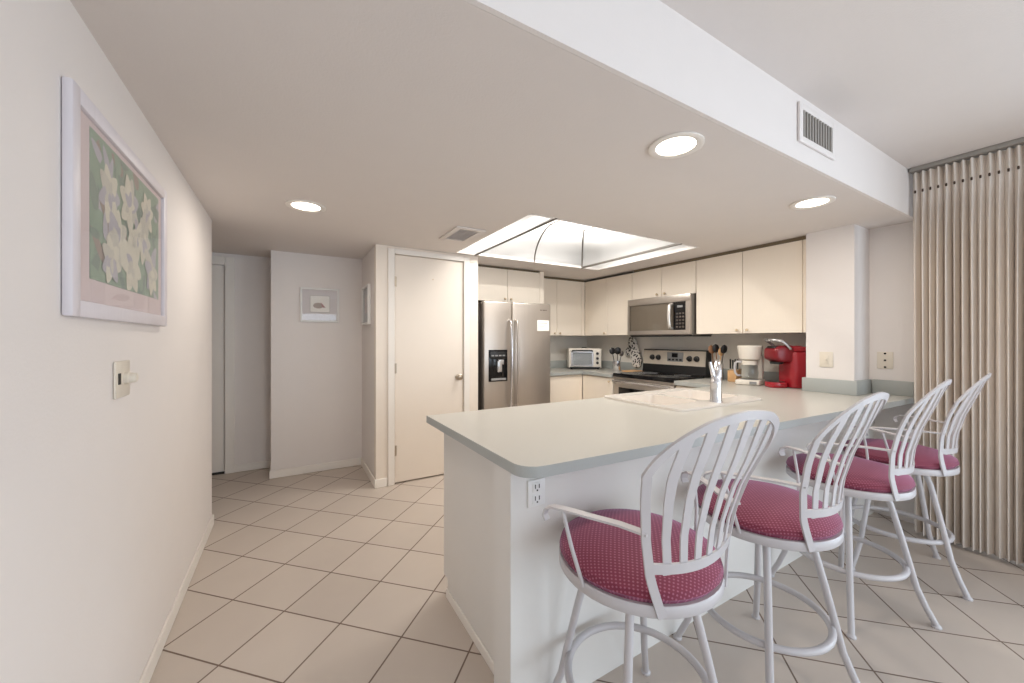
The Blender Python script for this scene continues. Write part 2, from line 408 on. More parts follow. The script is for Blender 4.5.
for v in k.bm.verts: v.co = Vector((v.co.x + 1.425, 3.475 - v.co.y, v.co.z + .935))
bmesh.ops.recalc_face_normals(k.bm, faces=k.bm.faces); k.build('doorknob', 'nickel', d1)
MB().lathe([(.006, 0), (.004, .012), (0, .013)], 10, (1.17, 3.462, 1.865), axis='y').build('hook', 'brass', d1)
struct(MB().box(.815, 1.482, 3.53, 3.545, 0, .012).build('under_door_shadow', 'dark'))          # dark strip painted in as the shadow line under the door
# hall door
casing('trim_3', -1.42, -.535, 4.58, 2.02, .075, .075, .08, L-.01)
d2 = struct(MB().box(-1.415, -.54, 4.60, 4.64, .02, 2.015, bev=.002, seg=1).build('door_2', 'trim'))
MB().box(-1.415, -.54, 4.585, 4.60, .0, .02).build('under_door_strip', 'dark', d2)  # dark strip filling the gap below the door

# bar: half wall that carries the overhanging worktop
struct(MB().box(.632, 3.80, 1.086, 1.112, 0, ZC-.037).box(.632, 3.518, 1.112, 1.205, 0, ZC-.037).build('wall_bar', 'panel'))

# ---------------------------------------------------------------- worktops, base cabinets
zt, zb = ZC, ZC-.037
outer = [(.628, 1.965), (.628, 1.06)]
for k in range(1, 8):
    a = PI + PI/2*k/7; outer.append((.703 + .075*math.cos(a), 1.065 + .075*math.sin(a)))
outer += [(3.79, .86), (3.79, 1.105), (3.51, 1.105), (3.51, 1.421), (3.87, 1.421), (3.87, 2.405), (3.25, 2.405), (3.25, 1.965)]
ct = thing('countertop', 'pale sage grey laminate breakfast bar worktop with rounded corner and white sink', 'countertop', (2.0, 1.4, zb))
c0 = MB().plate(outer, [rrect(1.895, 2.715, 1.375, 1.862, .05)], zb, zt)
for f in c0.bm.faces: f.material_index = 0 if f.normal.z > .5 else 1
c0.build('worktop', ['counter', 'counteredge'], ct, True)
MB().box(3.50, 3.519, 1.095, 1.433, zt, zt+.105, bev=.003).box(3.519, 3.779, 1.095, 1.114, zt, zt+.105, bev=.003).box(3.519, 3.875, 1.413, 1.433, zt, zt+.105, bev=.003).build('backsplash', 'counteredge', ct, True)
MB().box(3.78, 3.799, .875, 1.094, zt, zt+.105, bev=.003).build('backsplash', 'counteredge', ct, True)
MB().box(3.86, 3.879, 1.433, 2.40, zt, zt+.105, bev=.003).build('backsplash', 'counteredge', ct, True)
cb = thing('countertop', 'sage grey corner worktop running behind the toaster oven to the range', 'countertop', (3.3, 4.05, zb))
c0 = MB().plate([(2.66, 3.75), (3.25, 3.75), (3.25, 3.238), (3.87, 3.238), (3.87, 4.37), (2.66, 4.37)], [], zb, zt)
for f in c0.bm.faces: f.material_index = 0 if f.normal.z > .5 else 1
c0.build('worktop', ['counter', 'counteredge'], cb, True)
MB().box(2.66, 3.858, 4.358, 4.379, zt, zt+.105, bev=.003).build('backsplash', 'counteredge', cb, True)
MB().box(3.858, 3.879, 3.238, 4.357, zt, zt+.105, bev=.003).build('backsplash', 'counteredge', cb, True)

def knob_at(parent, x, y, z, ax, name='knob', mt='brass'):
    """little round pull standing out along -x or -y"""
    m = MB().lathe([(.006, 0), (.005, .012), (.012, .016), (.013, .022), (.009, .028), (0, .029)], 12, axis=ax)
    for v in m.bm.verts:
        if ax == 'x': v.co = Vector((x - v.co.x, v.co.y + y, v.co.z + z))
        else: v.co = Vector((v.co.x + x, y - v.co.y, v.co.z + z))
    bmesh.ops.recalc_face_normals(m.bm, faces=m.bm.faces); return m.build(name, mt, parent, True)

pb = thing('base_cabinet', 'off-white end panelled sink cabinet under the breakfast bar', 'cabinet', (1.9, 1.5, 0))
MB().prism([(.69, 1.208), (3.24, 1.208), (3.24, 1.87), (.69, 1.87)], .09, .70).box(.69, 1.82, 1.208, 1.87, .70, zb-.001).box(2.80, 3.24, 1.208, 1.87, .70, zb-.001).box(.69, 3.24, 1.208, 1.82, 0, .09).build('body', 'panel', pb, True)
MB().box(.681, .69, 1.208, 1.82, 0, .045, bev=.003, seg=1).build('base_strip', 'trim', pb, True)
for i in range(5):
    x = .72 + i*.504
    d = MB().box(x+.004, x+.498, 1.871, 1.89, .11, zb-.15, bev=.002, seg=1).build('door', 'cab', pb, True)
    d = MB().box(x+.004, x+.498, 1.871, 1.89, zb-.14, zb-.012, bev=.002, seg=1).build('drawer', 'cab', pb, True)

def base_cab(label, x0, x1, y0, y1, face, nd, rev=False):
    t = thing('base_cabinet', label, 'cabinet', ((x0+x1)/2, (y0+y1)/2, 0))
    if face == 'y':
        MB().box(x0, x1, y0+.02, y1, .09, zb).box(x0, x1, y0+.08, y1, 0, .09).build('body', 'cab', t, True)
        s = (x1-x0)/nd
        for i in range(nd):
            d = MB().box(x0+i*s+.002, x0+(i+1)*s-.002, y0, y0+.019, .1, zb-.012, bev=.002, seg=1).build('door', 'cab', t, True)
    else:
        MB().box(x0+.02, x1, y0, y1, .09, zb).box(x0+.08, x1, y0, y1, 0, .09).build('body', 'cab', t, True)
        s = (y1-y0)/nd
        for i in range(nd):
            d = MB().box(x0, x0+.019, y0+i*s+.002, y0+(i+1)*s-.002, .1, zb-.012, bev=.002, seg=1).build('door', 'cab', t, True)
            knob_at(d, x0, y0+i*s+.05, zb-.055, 'x')
    return t
base_cab('almond base cabinet between the refrigerator and the corner', 2.67, 3.27, 3.775, 4.37, 'y', 1)
base_cab('almond base cabinet just left of the range', 3.27, 3.87, 3.24, 3.77, 'x', 1)
base_cab('almond base cabinet just right of the range', 3.27, 3.87, 1.98, 2.40, 'x', 1)

# ---------------------------------------------------------------- wall cabinets
ZT = 2.105
def wall_cab(label, box, doors, face, knobs, zk, fill=()):
    x0, x1, y0, y1, z0, z1 = box
    t = thing('wall_cabinet', label, 'cabinet', ((x0+x1)/2, (y0+y1)/2, z0))
    MB().box(x0, x1, y0, y1, z0, z1).build('body', 'cabgap', t, True)
    for f in fill: MB().box(*f, bev=.001, seg=1).build('filler', 'cab', t, True)
    for (a, b), kn in zip(doors, knobs):
        if face == 'y':
            d = MB().box(a+.002, b-.002, y0-.02, y0-.001, z0-.002, z1, bev=.002, seg=1).build('door', 'cab', t, True)
            if kn: knob_at(d, kn, y0-.02, zk, 'y')
        else:
            d = MB().box(x0-.02, x0-.001, a+.002, b-.002, z0-.002, z1, bev=.002, seg=1).build('door', 'cab', t, True)
            if kn: knob_at(d, x0-.02, kn, zk, 'x')
    return t
wall_cab('shallow almond two door cabinet above the refrigerator', (1.66, 2.665, 3.81, 4.375, 1.735, ZT), [(1.70, 2.165), (2.165, 2.615)], 'y', [2.125, 2.205], 1.765,
         [(1.645, 1.70, 3.79, 3.809, 1.735, ZT), (2.615, 2.675, 3.79, 4.375, 1.735, ZT+.02)])
wall_cab('almond two door wall cabinet above the toaster oven', (2.69, 3.56, 4.08, 4.375, 1.357, ZT-.005), [(2.69, 3.075), (3.075, 3.50)], 'y', [3.03, 3.12], 1.385,
         [(3.50, 3.56, 4.06, 4.079, 1.355, ZT-.005)])
wall_cab('tall almond two door wall cabinet left of the microwave', (3.58, 3.875, 3.215, 4.375, 1.357, ZT-.005), [(3.63, 4.02), (3.215, 3.63)], 'x', [3.67, None], 1.385,
         [(3.56, 3.579, 4.02, 4.055, 1.355, ZT-.005)])
wall_cab('short almond two door cabinet right above the microwave', (3.58, 3.875, 2.382, 3.212, 1.775, ZT-.005), [(2.795, 3.212), (2.382, 2.795)], 'x', [2.845, 2.745], 1.805)
wall_cab('wide almond two door wall cabinet above the coffee makers', (3.58, 3.875, 1.416, 2.379, 1.357, ZT-.005), [(1.921, 2.379), (1.452, 1.921)], 'x', [1.965, 1.875], 1.385,
         [(3.56, 3.579, 1.416, 1.450, 1.355, ZT-.005)])
MB().box(3.575, 3.875, 1.43, 3.20, ZT, L).box(2.70, 3.575, 4.09, 4.375, ZT, L).build('cabinet_top_shadow_1', 'cabgap')['kind'] = 'structure'  # dark fill, its colour stands for the shade above the cabinets
struct(MB().box(1.66, 2.66, 3.83, 4.375, ZT, L).build('cabinet_top_shadow_2', 'cabgap'))  # painted shade over the refrigerator cabinet

# ---------------------------------------------------------------- refrigerator
t = thing('refrigerator', 'stainless side by side refrigerator with black ice dispenser and curved handles', 'refrigerator', (2.2, 3.98, 0))
FX0, FX1, FY = 1.77, 2.638, 3.60
MB().box(FX0+.005, FX1-.005, FY+.075, 4.34, .02, 1.70, bev=.005).box(FX0+.02, FX1-.02, FY+.05, FY+.08, .02, .10).build('body', 'steeld', t, True)
MB().box(FX0, 2.112, FY, FY+.065, .105, 1.712, bev=.014, seg=3).build('freezer_door', 'steel', t, True)
MB().box(2.120, FX1, FY, FY+.065, .105, 1.712, bev=.014, seg=3).build('refrigerator_door', 'steel', t, True)
for x in (2.078, 2.156):
    pts = [(x, FY+.004, 1.515), (x, FY-.035, 1.50)] + [(x, FY-.042-.022*math.sin(PI*k/14), 1.49-.90*k/14) for k in range(15)] + [(x, FY-.035, .575), (x, FY+.004, .56)]
    MB().tube(pts, .0135, 10).build('handle', 'chrome' if x < 2.1 else 'steel', t, True)
d = MB().box(1.824, 2.052, FY-.006, FY+.002, .85, 1.19, bev=.003).build('dispenser', 'glassblk', t, True)
MB().box(1.845, 2.03, FY-.009, FY-.005, 1.09, 1.17, bev=.002).build('control_strip', 'black', d, True)
for i in range(4): MB().box(1.855+i*.045, 1.885+i*.045, FY-.011, FY-.008, 1.12, 1.135).build('button', 'greyp', d, True)
MB().box(1.92, 1.975, FY-.03, FY-.005, .95, 1.07, bev=.006).build('paddle', 'silver', d, True)
MB().box(1.935, 2.0, FY-.026, FY-.005, 1.03, 1.085, bev=.006).build('spout', 'silver', d, True)
MB().box(1.85, 2.03, FY-.018, FY-.005, .862, .885, bev=.003).build('drip_tray', 'greyp', d, True)
m = MB()
for i, wd in enumerate((.012, .008, .012, .010, .014)): m.box(2.49+i*.018, 2.49+i*.018+wd, FY-.0015, FY+.001, 1.632, 1.644)
m.build('badge', 'steeld', t, True)
n = MB().box(2.446, 2.612, FY-.0022, FY-.0006, 1.40, 1.522)
n.m = 1
for i in range(3): n.box(2.47, 2.585 - .02*i, FY-.0028, FY-.0021, 1.485-.02*i, 1.489-.02*i)
tag(recenter(n.build('notice', ['paper', 'ink'])), 'small white paper notice stuck on the right refrigerator door', 'notice')

# ---------------------------------------------------------------- microwave
t = thing('microwave', 'stainless over the range microwave with dark window', 'microwave', (3.69, 2.81, 1.345))
MX = 3.50; y0, y1, z0, z1 = 2.405, 3.228, 1.345, 1.77
MB().box(MX+.03, 3.875, y0, y1, z0, z1, bev=.003).build('body', 'satind', t, True)
dr = MB()
dr.box(MX, MX+.029, y0, y1, z0+.012, z0+.055).box(MX, MX+.029, y0, y1, z1-.075, z1, bev=.003).box(MX, MX+.029, y1-.03, y1, z0+.055, z1-.075).box(MX, MX+.029, y0, y0+.05, z0+.055, z1-.075)
d = dr.build('door', 'steel', t, True)
MB().box(MX+.006, MX+.028, y0+.20, y1-.03, z0+.055, z1-.075).build('window', 'smoke', d, True)
MB().box(MX+.018, MX+.029, y0+.20, y1-.03, z0+.055, z1-.075).build('screen', 'mesh', d, True)
pts = [(MX+.01, y0+.215, z1-.095), (MX-.03, y0+.213, z1-.105)] + [(MX-.036-.014*math.sin(PI*k/10), y0+.212, z1-.115-.215*k/10) for k in range(11)] + [(MX-.03, y0+.213, z0+.085), (MX+.01, y0+.215, z0+.075)]
MB().tube(pts, .018, 12).build('handle', 'bright', d, True)
c = MB().box(MX+.004, MX+.028, y0+.05, y0+.195, z0+.055, z1-.075).build('control_panel', 'glassblk', t, True)
MB().box(MX+.002, MX+.005, y0+.085, y0+.15, z1-.135, z1-.112).build('display', 'greyp', c, True)
for r in range(5):
    for q in range(3): MB().box(MX+.002, MX+.005, y0+.068+q*.036, y0+.092+q*.036, z0+.078+r*.035, z0+.096+r*.035).build('button', 'steeld', c, True)
MB().box(MX+.02, 3.86, y0-.08+.08, y1-.03, z0-.012, z0-.001).build('vent_base', 'black', t, True)

# ---------------------------------------------------------------- range
t = thing('range', 'stainless electric range with black glass cooktop and rear control panel', 'range', (3.55, 2.81, 0))
y0, y1, RX = 2.415, 3.228, 3.27
MB().box(RX+.04, 3.87, y0, y1, .06, .871).box(RX+.09, 3.85, y0+.03, y1-.03, 0, .06).build('body', 'steeld', t, True)
MB().box(RX-.012, 3.764, y0, y1, .872, .912, bev=.006).build('cooktop', 'glassblk', t, True)
MB().box(RX+.008, RX+.039, y0, y1, .846, .871, bev=.002).build('front_rail', 'steel', t, True)
d = MB().box(RX, RX+.039, y0+.003, y1-.003, .24, .842, bev=.006).build('oven_door', 'steel', t, True)
MB().box(RX-.003, RX+.002, y0+.08, y1-.08, .38, .755, bev=.002).build('oven_window', 'glassblk', d, True)
MB().tube([(RX+.005, y0+.03, .80), (RX-.045, y0+.03, .822)] + [(RX-.045, y0+.03+(y1-y0-.06)*k/6, .822) for k in range(1, 6)] + [(RX-.045, y1-.03, .822), (RX+.005, y1-.03, .80)], .014, 10).build('handle', 'chrome', d, True)
MB().box(RX, RX+.039, y0+.003, y1-.003, .07, .23, bev=.005).build('drawer', 'steel', t, True)
g = MB().prism([(3.755, .912), (3.87, .912), (3.87, 1.18), (3.80, 1.18), (3.775, 1.005)], y0-.005, y1+.005, axis='y') if False else MB()
g.prism([(3.765, .9125), (3.868, .9125), (3.868, 1.185), (3.795, 1.185)], 0, 1, axis='y')
for v in g.bm.verts: v.co.y = (y0-.005) if v.co.y < .5 else (y1+.005)
bg = g.build('backguard', 'black', t, True)
cp = MB().prism([(3.772, 1.01), (3.79, 1.01), (3.80, 1.172), (3.785, 1.172)], y0+.002, y1-.002, axis='y').build('control_panel', 'satin', bg, True)
def on_panel(z): return 3.772 + .013*(z-1.01)/.162
for y in (3.09, 3.005, 2.60, 2.515):
    kb = MB().lathe([(.032, 0), (.032, .004), (.026, .006), (.024, .026), (.018, .03), (0, .031)], 18, axis='x')
    for v in kb.bm.verts: v.co = Vector((on_panel(1.09) - v.co.x - .001, v.co.y + y, v.co.z + 1.09))
    bmesh.ops.recalc_face_normals(kb.bm, faces=kb.bm.faces); kb.build('knob', 'black', cp, True)
dp = MB().box(on_panel(1.1)-.005, on_panel(1.1)+.006, 2.68, 2.885, 1.05, 1.155, bev=.002).build('display', 'greyp', cp, True)
MB().box(on_panel(1.1)-.008, on_panel(1.1)-.004, 2.745, 2.82, 1.10, 1.145).build('clock_face', 'glassblk', dp, True)
for i in range(4): MB().box(on_panel(1.1)-.008, on_panel(1.1)-.004, 2.695+i*.047, 2.725+i*.047, 1.062, 1.082).build('button', 'black', dp, True)
for cx, cy, r in ((3.42, 3.02, .09), (3.42, 2.6, .10), (3.65, 3.02, .08), (3.65, 2.6, .08)):
    MB().tube([(cx + r*math.cos(2*PI*k/32), cy + r*math.sin(2*PI*k/32), .9124) for k in range(32)], .0012, 4, True).build('burner_ring', 'greyp', t, True)

# ---------------------------------------------------------------- sink and faucet
t = thing('sink', 'white double bowl drop in sink set in the breakfast bar worktop', 'sink', (2.375, 1.70, ZC))
ro = rrect(1.86, 2.75, 1.335, 1.96, .06)
b1 = rrect(1.91, 2.245, 1.47, 1.85, .05); b2 = rrect(2.285, 2.70, 1.47, 1.85, .05)
MB().plate(ro, [b1[::-1], b2[::-1]], ZC+.0005, ZC+.014).build('rim', 'sink', t, True)
for lp, cx in ((b1, 2.0775), (b2, 2.4925)):
    cy = 1.66; rows = []
    for s, z in ((1, ZC+.013), (.985, ZC-.01), (.95, ZC-.12), (.88, ZC-.15), (.10, ZC-.155)):
        rows.append([(cx + (p[0]-cx)*s, cy + (p[1]-cy)*s, z) for p in lp + lp[:1]])
    b = MB().grid(rows).build('basin', 'sink', t, True)
    MB().lathe([(.045, 0), (.045, .004), (.03, .005), (0, .003)], 20, (cx, cy, ZC-.155)).build('drain', 'chrome', b, True)
f = thing('faucet', 'tall chrome single lever faucet at the bar side of the sink', 'faucet', (2.30, 1.402, ZC+.0145), math.radians(-58))
MB().lathe([(.036, 0), (.036, .006), (.033, .012), (.032, .10), (.034, .115), (.034, .13), (.031, .135), (.029, .16)], 24).build('body', 'chrome', f)
MB().tube([(.008, .004, .155), (.010, .008, .19), (.010, .025, .225), (.010, .055, .243), (.010, .09, .238), (.010, .115, .215), (.010, .122, .185)], [.026, .0245, .023, .021, .02, .019, .018], 16).build('spout', 'chrome', f)
MB().tube([(-.010, -.006, .15), (-.020, -.010, .185), (-.029, -.013, .225), (-.033, -.014, .248)], [.015, .013, .011, .009], 12).build('lever', 'chrome', f)

# ---------------------------------------------------------------- small things on the worktops
# toaster oven
t = thing('toaster_oven', 'white and silver toaster oven in the corner of the worktop', 'toaster oven', (3.46, 3.94, ZC+.001), math.radians(-34))
MB().box(-.22, .22, 0, .24, .018, .285, bev=.012).build('body', 'cream', t)
for x in (-.18, .18):
    for y in (.03, .2): MB().lathe([(.014, 0), (.014, .019)], 10, (x, y, 0)).build('foot', 'black', t)
MB().box(-.205, .205, -.003, .004, .018, .034).build('crumb_tray', 'black', t)
d = MB().box(-.19, .11, -.014, -.001, .045, .062).box(-.19, .11, -.014, -.001, .225, .245).box(-.19, -.165, -.014, -.001, .062, .225).box(.09, .11, -.014, -.001, .062, .225).build('door', 'silver', t)
MB().box(-.165, .09, -.009, -.007, .062, .225).build('window', 'glass', d)
MB().box(-.165, .09, -.0035, -.001, .062, .225).build('interior', 'toastin', d)
MB().tube([(-.175, -.004, .238), (-.175, -.035, .255), (-.10, -.038, .258), (.02, -.038, .258), (.095, -.035, .255), (.095, -.004, .238)], .010, 8).build('handle', 'black', d)
for z in (.215, .15, .09):
    kb = MB().lathe([(.019, 0), (.017, -.016), (0, -.018)], 14, (.165, -.001, z), axis='y').build('knob', 'black', t)
MB().tube([(-.03, .10, .284), (-.03, .10, .296), (.03, .10, .296), (.03, .10, .284)], .005, 8).build('top_clip', 'black', t)
# crocks with utensils
def crock(label, loc, r, h, m='chrome'):
    t = thing('utensil_crock', label, 'crock', loc)
    MB().lathe([(r*.96, 0), (r, .004), (r, h), (r-.003, h), (r-.004, .006), (0, .006)], 24).build('body', m, t)
    return t
def utensil(name, label, base, tip, head, mhandle, mhead, group):
    base, tip = Vector(base), Vector(tip); d = (tip-base).normalized()
    t = thing(name, label, 'utensil', base, 0, group)
    l = (tip-base).length
    MB().tube([Vector((0, 0, 0)), d*l*.5, d*l], [.0055, .005, .005], 8).build('handle', mhandle, t)
    side = Vector((.506*0+.862, -.506, 0)); side = (side - d*side.dot(d)).normalized(); fr = d.cross(side)
    w, hh = head[0]*1.2, head[1]*1.2; rows = []
    for k in range(9):
        s = k/8; ww = w*math.sqrt(max(0, 1-(2*s-1)**2))*.9 + .002
        rows.append([d*(l-.01+hh*s) + side*ww*q + fr*(.012*(q*q-1)*math.sin(PI*s)) for q in (-1, -.5, 0, .5, 1)])
    m = MB().grid(rows); bmesh.ops.solidify(m.bm, geom=list(m.bm.faces), thickness=.004); m.build('head', mhead, t)
    return t
cx, cy = 3.60, 3.50
crock('small chrome crock of dark spoons beside the toaster oven', (cx, cy, ZC+.001), .05, .13)
utensil('serving_spoon', 'black ladle leaning left in the crock by the toaster oven', (cx-.008, cy+.010, ZC+.012), (cx-.022, cy+.046, ZC+.225), (.034, .075), 'black', 'black', 'utensils in the crock beside the toaster oven')
utensil('slotted_spoon', 'dark spoon standing right in the crock by the toaster oven', (cx-.008, cy-.012, ZC+.012), (cx-.02, cy-.036, ZC+.225), (.036, .08), 'steeld', 'black', 'utensils in the crock beside the toaster oven')
utensil('spatula', 'silver handled spoon leaning furthest right by the toaster oven', (cx+.018, cy-.004, ZC+.012), (cx+.04, cy-.036, ZC+.20), (.022, .06), 'silver', 'steeld', 'utensils in the crock beside the toaster oven')
cx, cy = 3.70, 2.24
crock('steel crock of wooden spoons right of the range, behind the faucet', (cx, cy, ZC+.001), .055, .16)
for i, (dx, dy, hz, mh, mk, lb) in enumerate(((-.01, .05, .27, 'woodd', 'woodd', 'brown wooden spoon leaning left in the crock behind the faucet'),
        (.0, .015, .28, 'woodd', 'black', 'black headed spoon standing upright in the crock behind the faucet'),
        (.01, -.03, .25, 'wood', 'wood', 'pale wooden spoon in the middle of the crock behind the faucet'),
        (.0, -.06, .275, 'steeld', 'black', 'black spoon leaning right in the crock behind the faucet'))):
    utensil('cooking_spoon', lb, (cx+dx*.2+(.012 if i % 2 else -.012), cy+dy*.25, ZC+.012), (cx+dx, cy+dy, ZC+hz), (.03, .075), mh, mk, 'utensils in the crock behind the faucet')
# cutting board
tag(recenter(MB().box(3.62, 3.84, 3.265, 3.44, ZC+.001, ZC+.018, bev=.004).build('cutting_board', 'wood')), 'small pale wooden cutting board on the worktop left of the range', 'cutting board')
# patterned oven mitt on a wall hook
t = thing('oven_mitt', 'black and white patterned oven mitt hanging on the wall left of the range', 'oven mitt', (3.842, 3.43, .985))
pr = [(.06, .345), (.02, .35), (-.01, .335), (-.06, .20), (-.09, .09), (-.075, .02), (-.03, 0), (.02, .02), (.035, .09), (.055, .14), (.10, .13), (.125, .165), (.105, .21), (.075, .24)]
MB().prism([(y*1.35, .35-(.35-z)*1.14) for y, z in pr], -.012, .012, bev=.008, seg=2, axis='x').build('cloth', 'checked', t)
MB().tube([(0, .03, .345), (.002, .036, .37), (.0, .022, .375), (0, .02, .345)], .003, 6).build('hanging_loop', 'black', t)
# knife block and knives
kx, ky = 3.72, 2.075
t = thing('knife_block', 'pale wooden knife block left of the white coffee maker', 'knife block', (kx, ky, ZC+.001))
MB().prism([(-.06, 0), (.06, 0), (.06, .12), (-.06, .105)], -.042, .042, bev=.003, axis='y').build('block', 'wood', t)
for i in range(5):
    y = ky + .03 - .015*i; xo = kx - .03 + .015*(i % 3)
    k = thing('knife', 'black handled kitchen knife standing in the pale wooden block', 'knife', (xo, y, ZC+.116), 0, 'knives in the wooden block')
    MB().box(-.008, .008, -.005, .005, .006, .10-.008*(i % 2), bev=.003).build('handle', 'black', k)
    MB().box(-.007, .007, -.0045, .0045, 0, .0065).build('bolster', 'chrome', k)
# white coffee maker
t = thing('coffee_maker', 'white drip coffee maker between the knife block and the red machine', 'coffee maker', (3.60, 1.875, ZC+.001), math.radians(-76))
MB().box(-.095, .095, -.11, .11, 0, .045, bev=.012).build('base', 'cream', t)
MB().lathe([(.07, .045), (.07, .049), (0, .049)], 24, (0, -.03, 0)).build('warming_plate', 'greyp', t)
MB().box(-.085, .085, .045, .11, .045, .26, bev=.015).build('water_tank', 'cream', t)
MB().lathe([(.072, .222), (.082, .23), (.098, .325), (.098, .345), (.09, .35), (0, .35)], 28, (0, -.012, 0)).build('filter_basket', 'cream', t)
MB().box(.02, .075, -.113, -.106, .008, .034, bev=.003).build('switch_panel', 'greyp', t)
c = thing('coffee_carafe', 'clear glass carafe with white handle on the white coffee maker', 'carafe', (3.60, 1.875, ZC+.0505), math.radians(-76))
MB().lathe([(.055, 0), (.066, .01), (.072, .05), (.066, .11), (.054, .145), (.051, .145), (.063, .11), (.069, .05), (.063, .012), (0, .006)], 28, (0, -.03, 0)).build('jug', 'carafeglass', c)
MB().lathe([(.056, .140), (.058, .15), (.058, .162), (.02, .168), (0, .168)], 24, (0, -.03, 0)).lathe([(.06, .128), (.0605, .141), (.055, .141), (.0545, .128)], 24, (0, -.03, 0)).build('lid', 'cream', c)
MB().ribbon([(-.05, -.045, .15), (-.085, -.06, .155), (-.104, -.069, .14), (-.108, -.071, .10), (-.104, -.069, .055), (-.088, -.062, .03), (-.066, -.052, .03)], [(.4, -.9, 0)]*7, .022, .016).build('handle', 'white', c)
# red single serve machine
t = thing('pod_coffee_machine', 'glossy red single cup coffee machine with open silver handle', 'coffee machine', (3.64, 1.60, ZC+.001), math.radians(-122))
# local front is -y
MB().prism(rrect(-.105, .105, -.02, .15, .05), 0, .30, bev=.012).build('body', 'red', t)
MB().prism([(-.02, .30), (.14, .30), (.128, .335), (.06, .352), (-.03, .345)], -.085, .085, bev=.012, axis='x').build('shoulder', 'red', t)
MB().prism([(.02, .355), (-.10, .35), (-.145, .325), (-.145, .24), (-.10, .215), (.02, .215)], -.085, .085, bev=.022, seg=3, axis='x').build('brew_head', 'redd', t)
MB().prism(rrect(-.075, .075, -.16, -.02, .05), 0, .045, bev=.008).build('drip_tray', 'red', t)
MB().prism(rrect(-.06, .06, -.15, -.035, .045), .0455, .049).build('tray_grate', 'black', t)
MB().lathe([(.045, .196), (.05, .215)], 20, (0, -.085, 0)).build('nozzle', 'black', t)
MB().tube([(-.09, -.03, .325), (-.093, -.065, .362), (-.092, -.105, .390), (-.06, -.138, .398), (.06, -.138, .398), (.092, -.105, .390), (.093, -.065, .362), (.09, -.03, .325)], [.011, .011, .012, .012, .012, .012, .011, .011], 10).build('handle', 'silver', t)
MB().prism([(-.02, .352), (-.13, .348), (-.14, .33), (-.02, .33)], -.05, .05, bev=.005, axis='x').build('pod_holder', 'black', t)

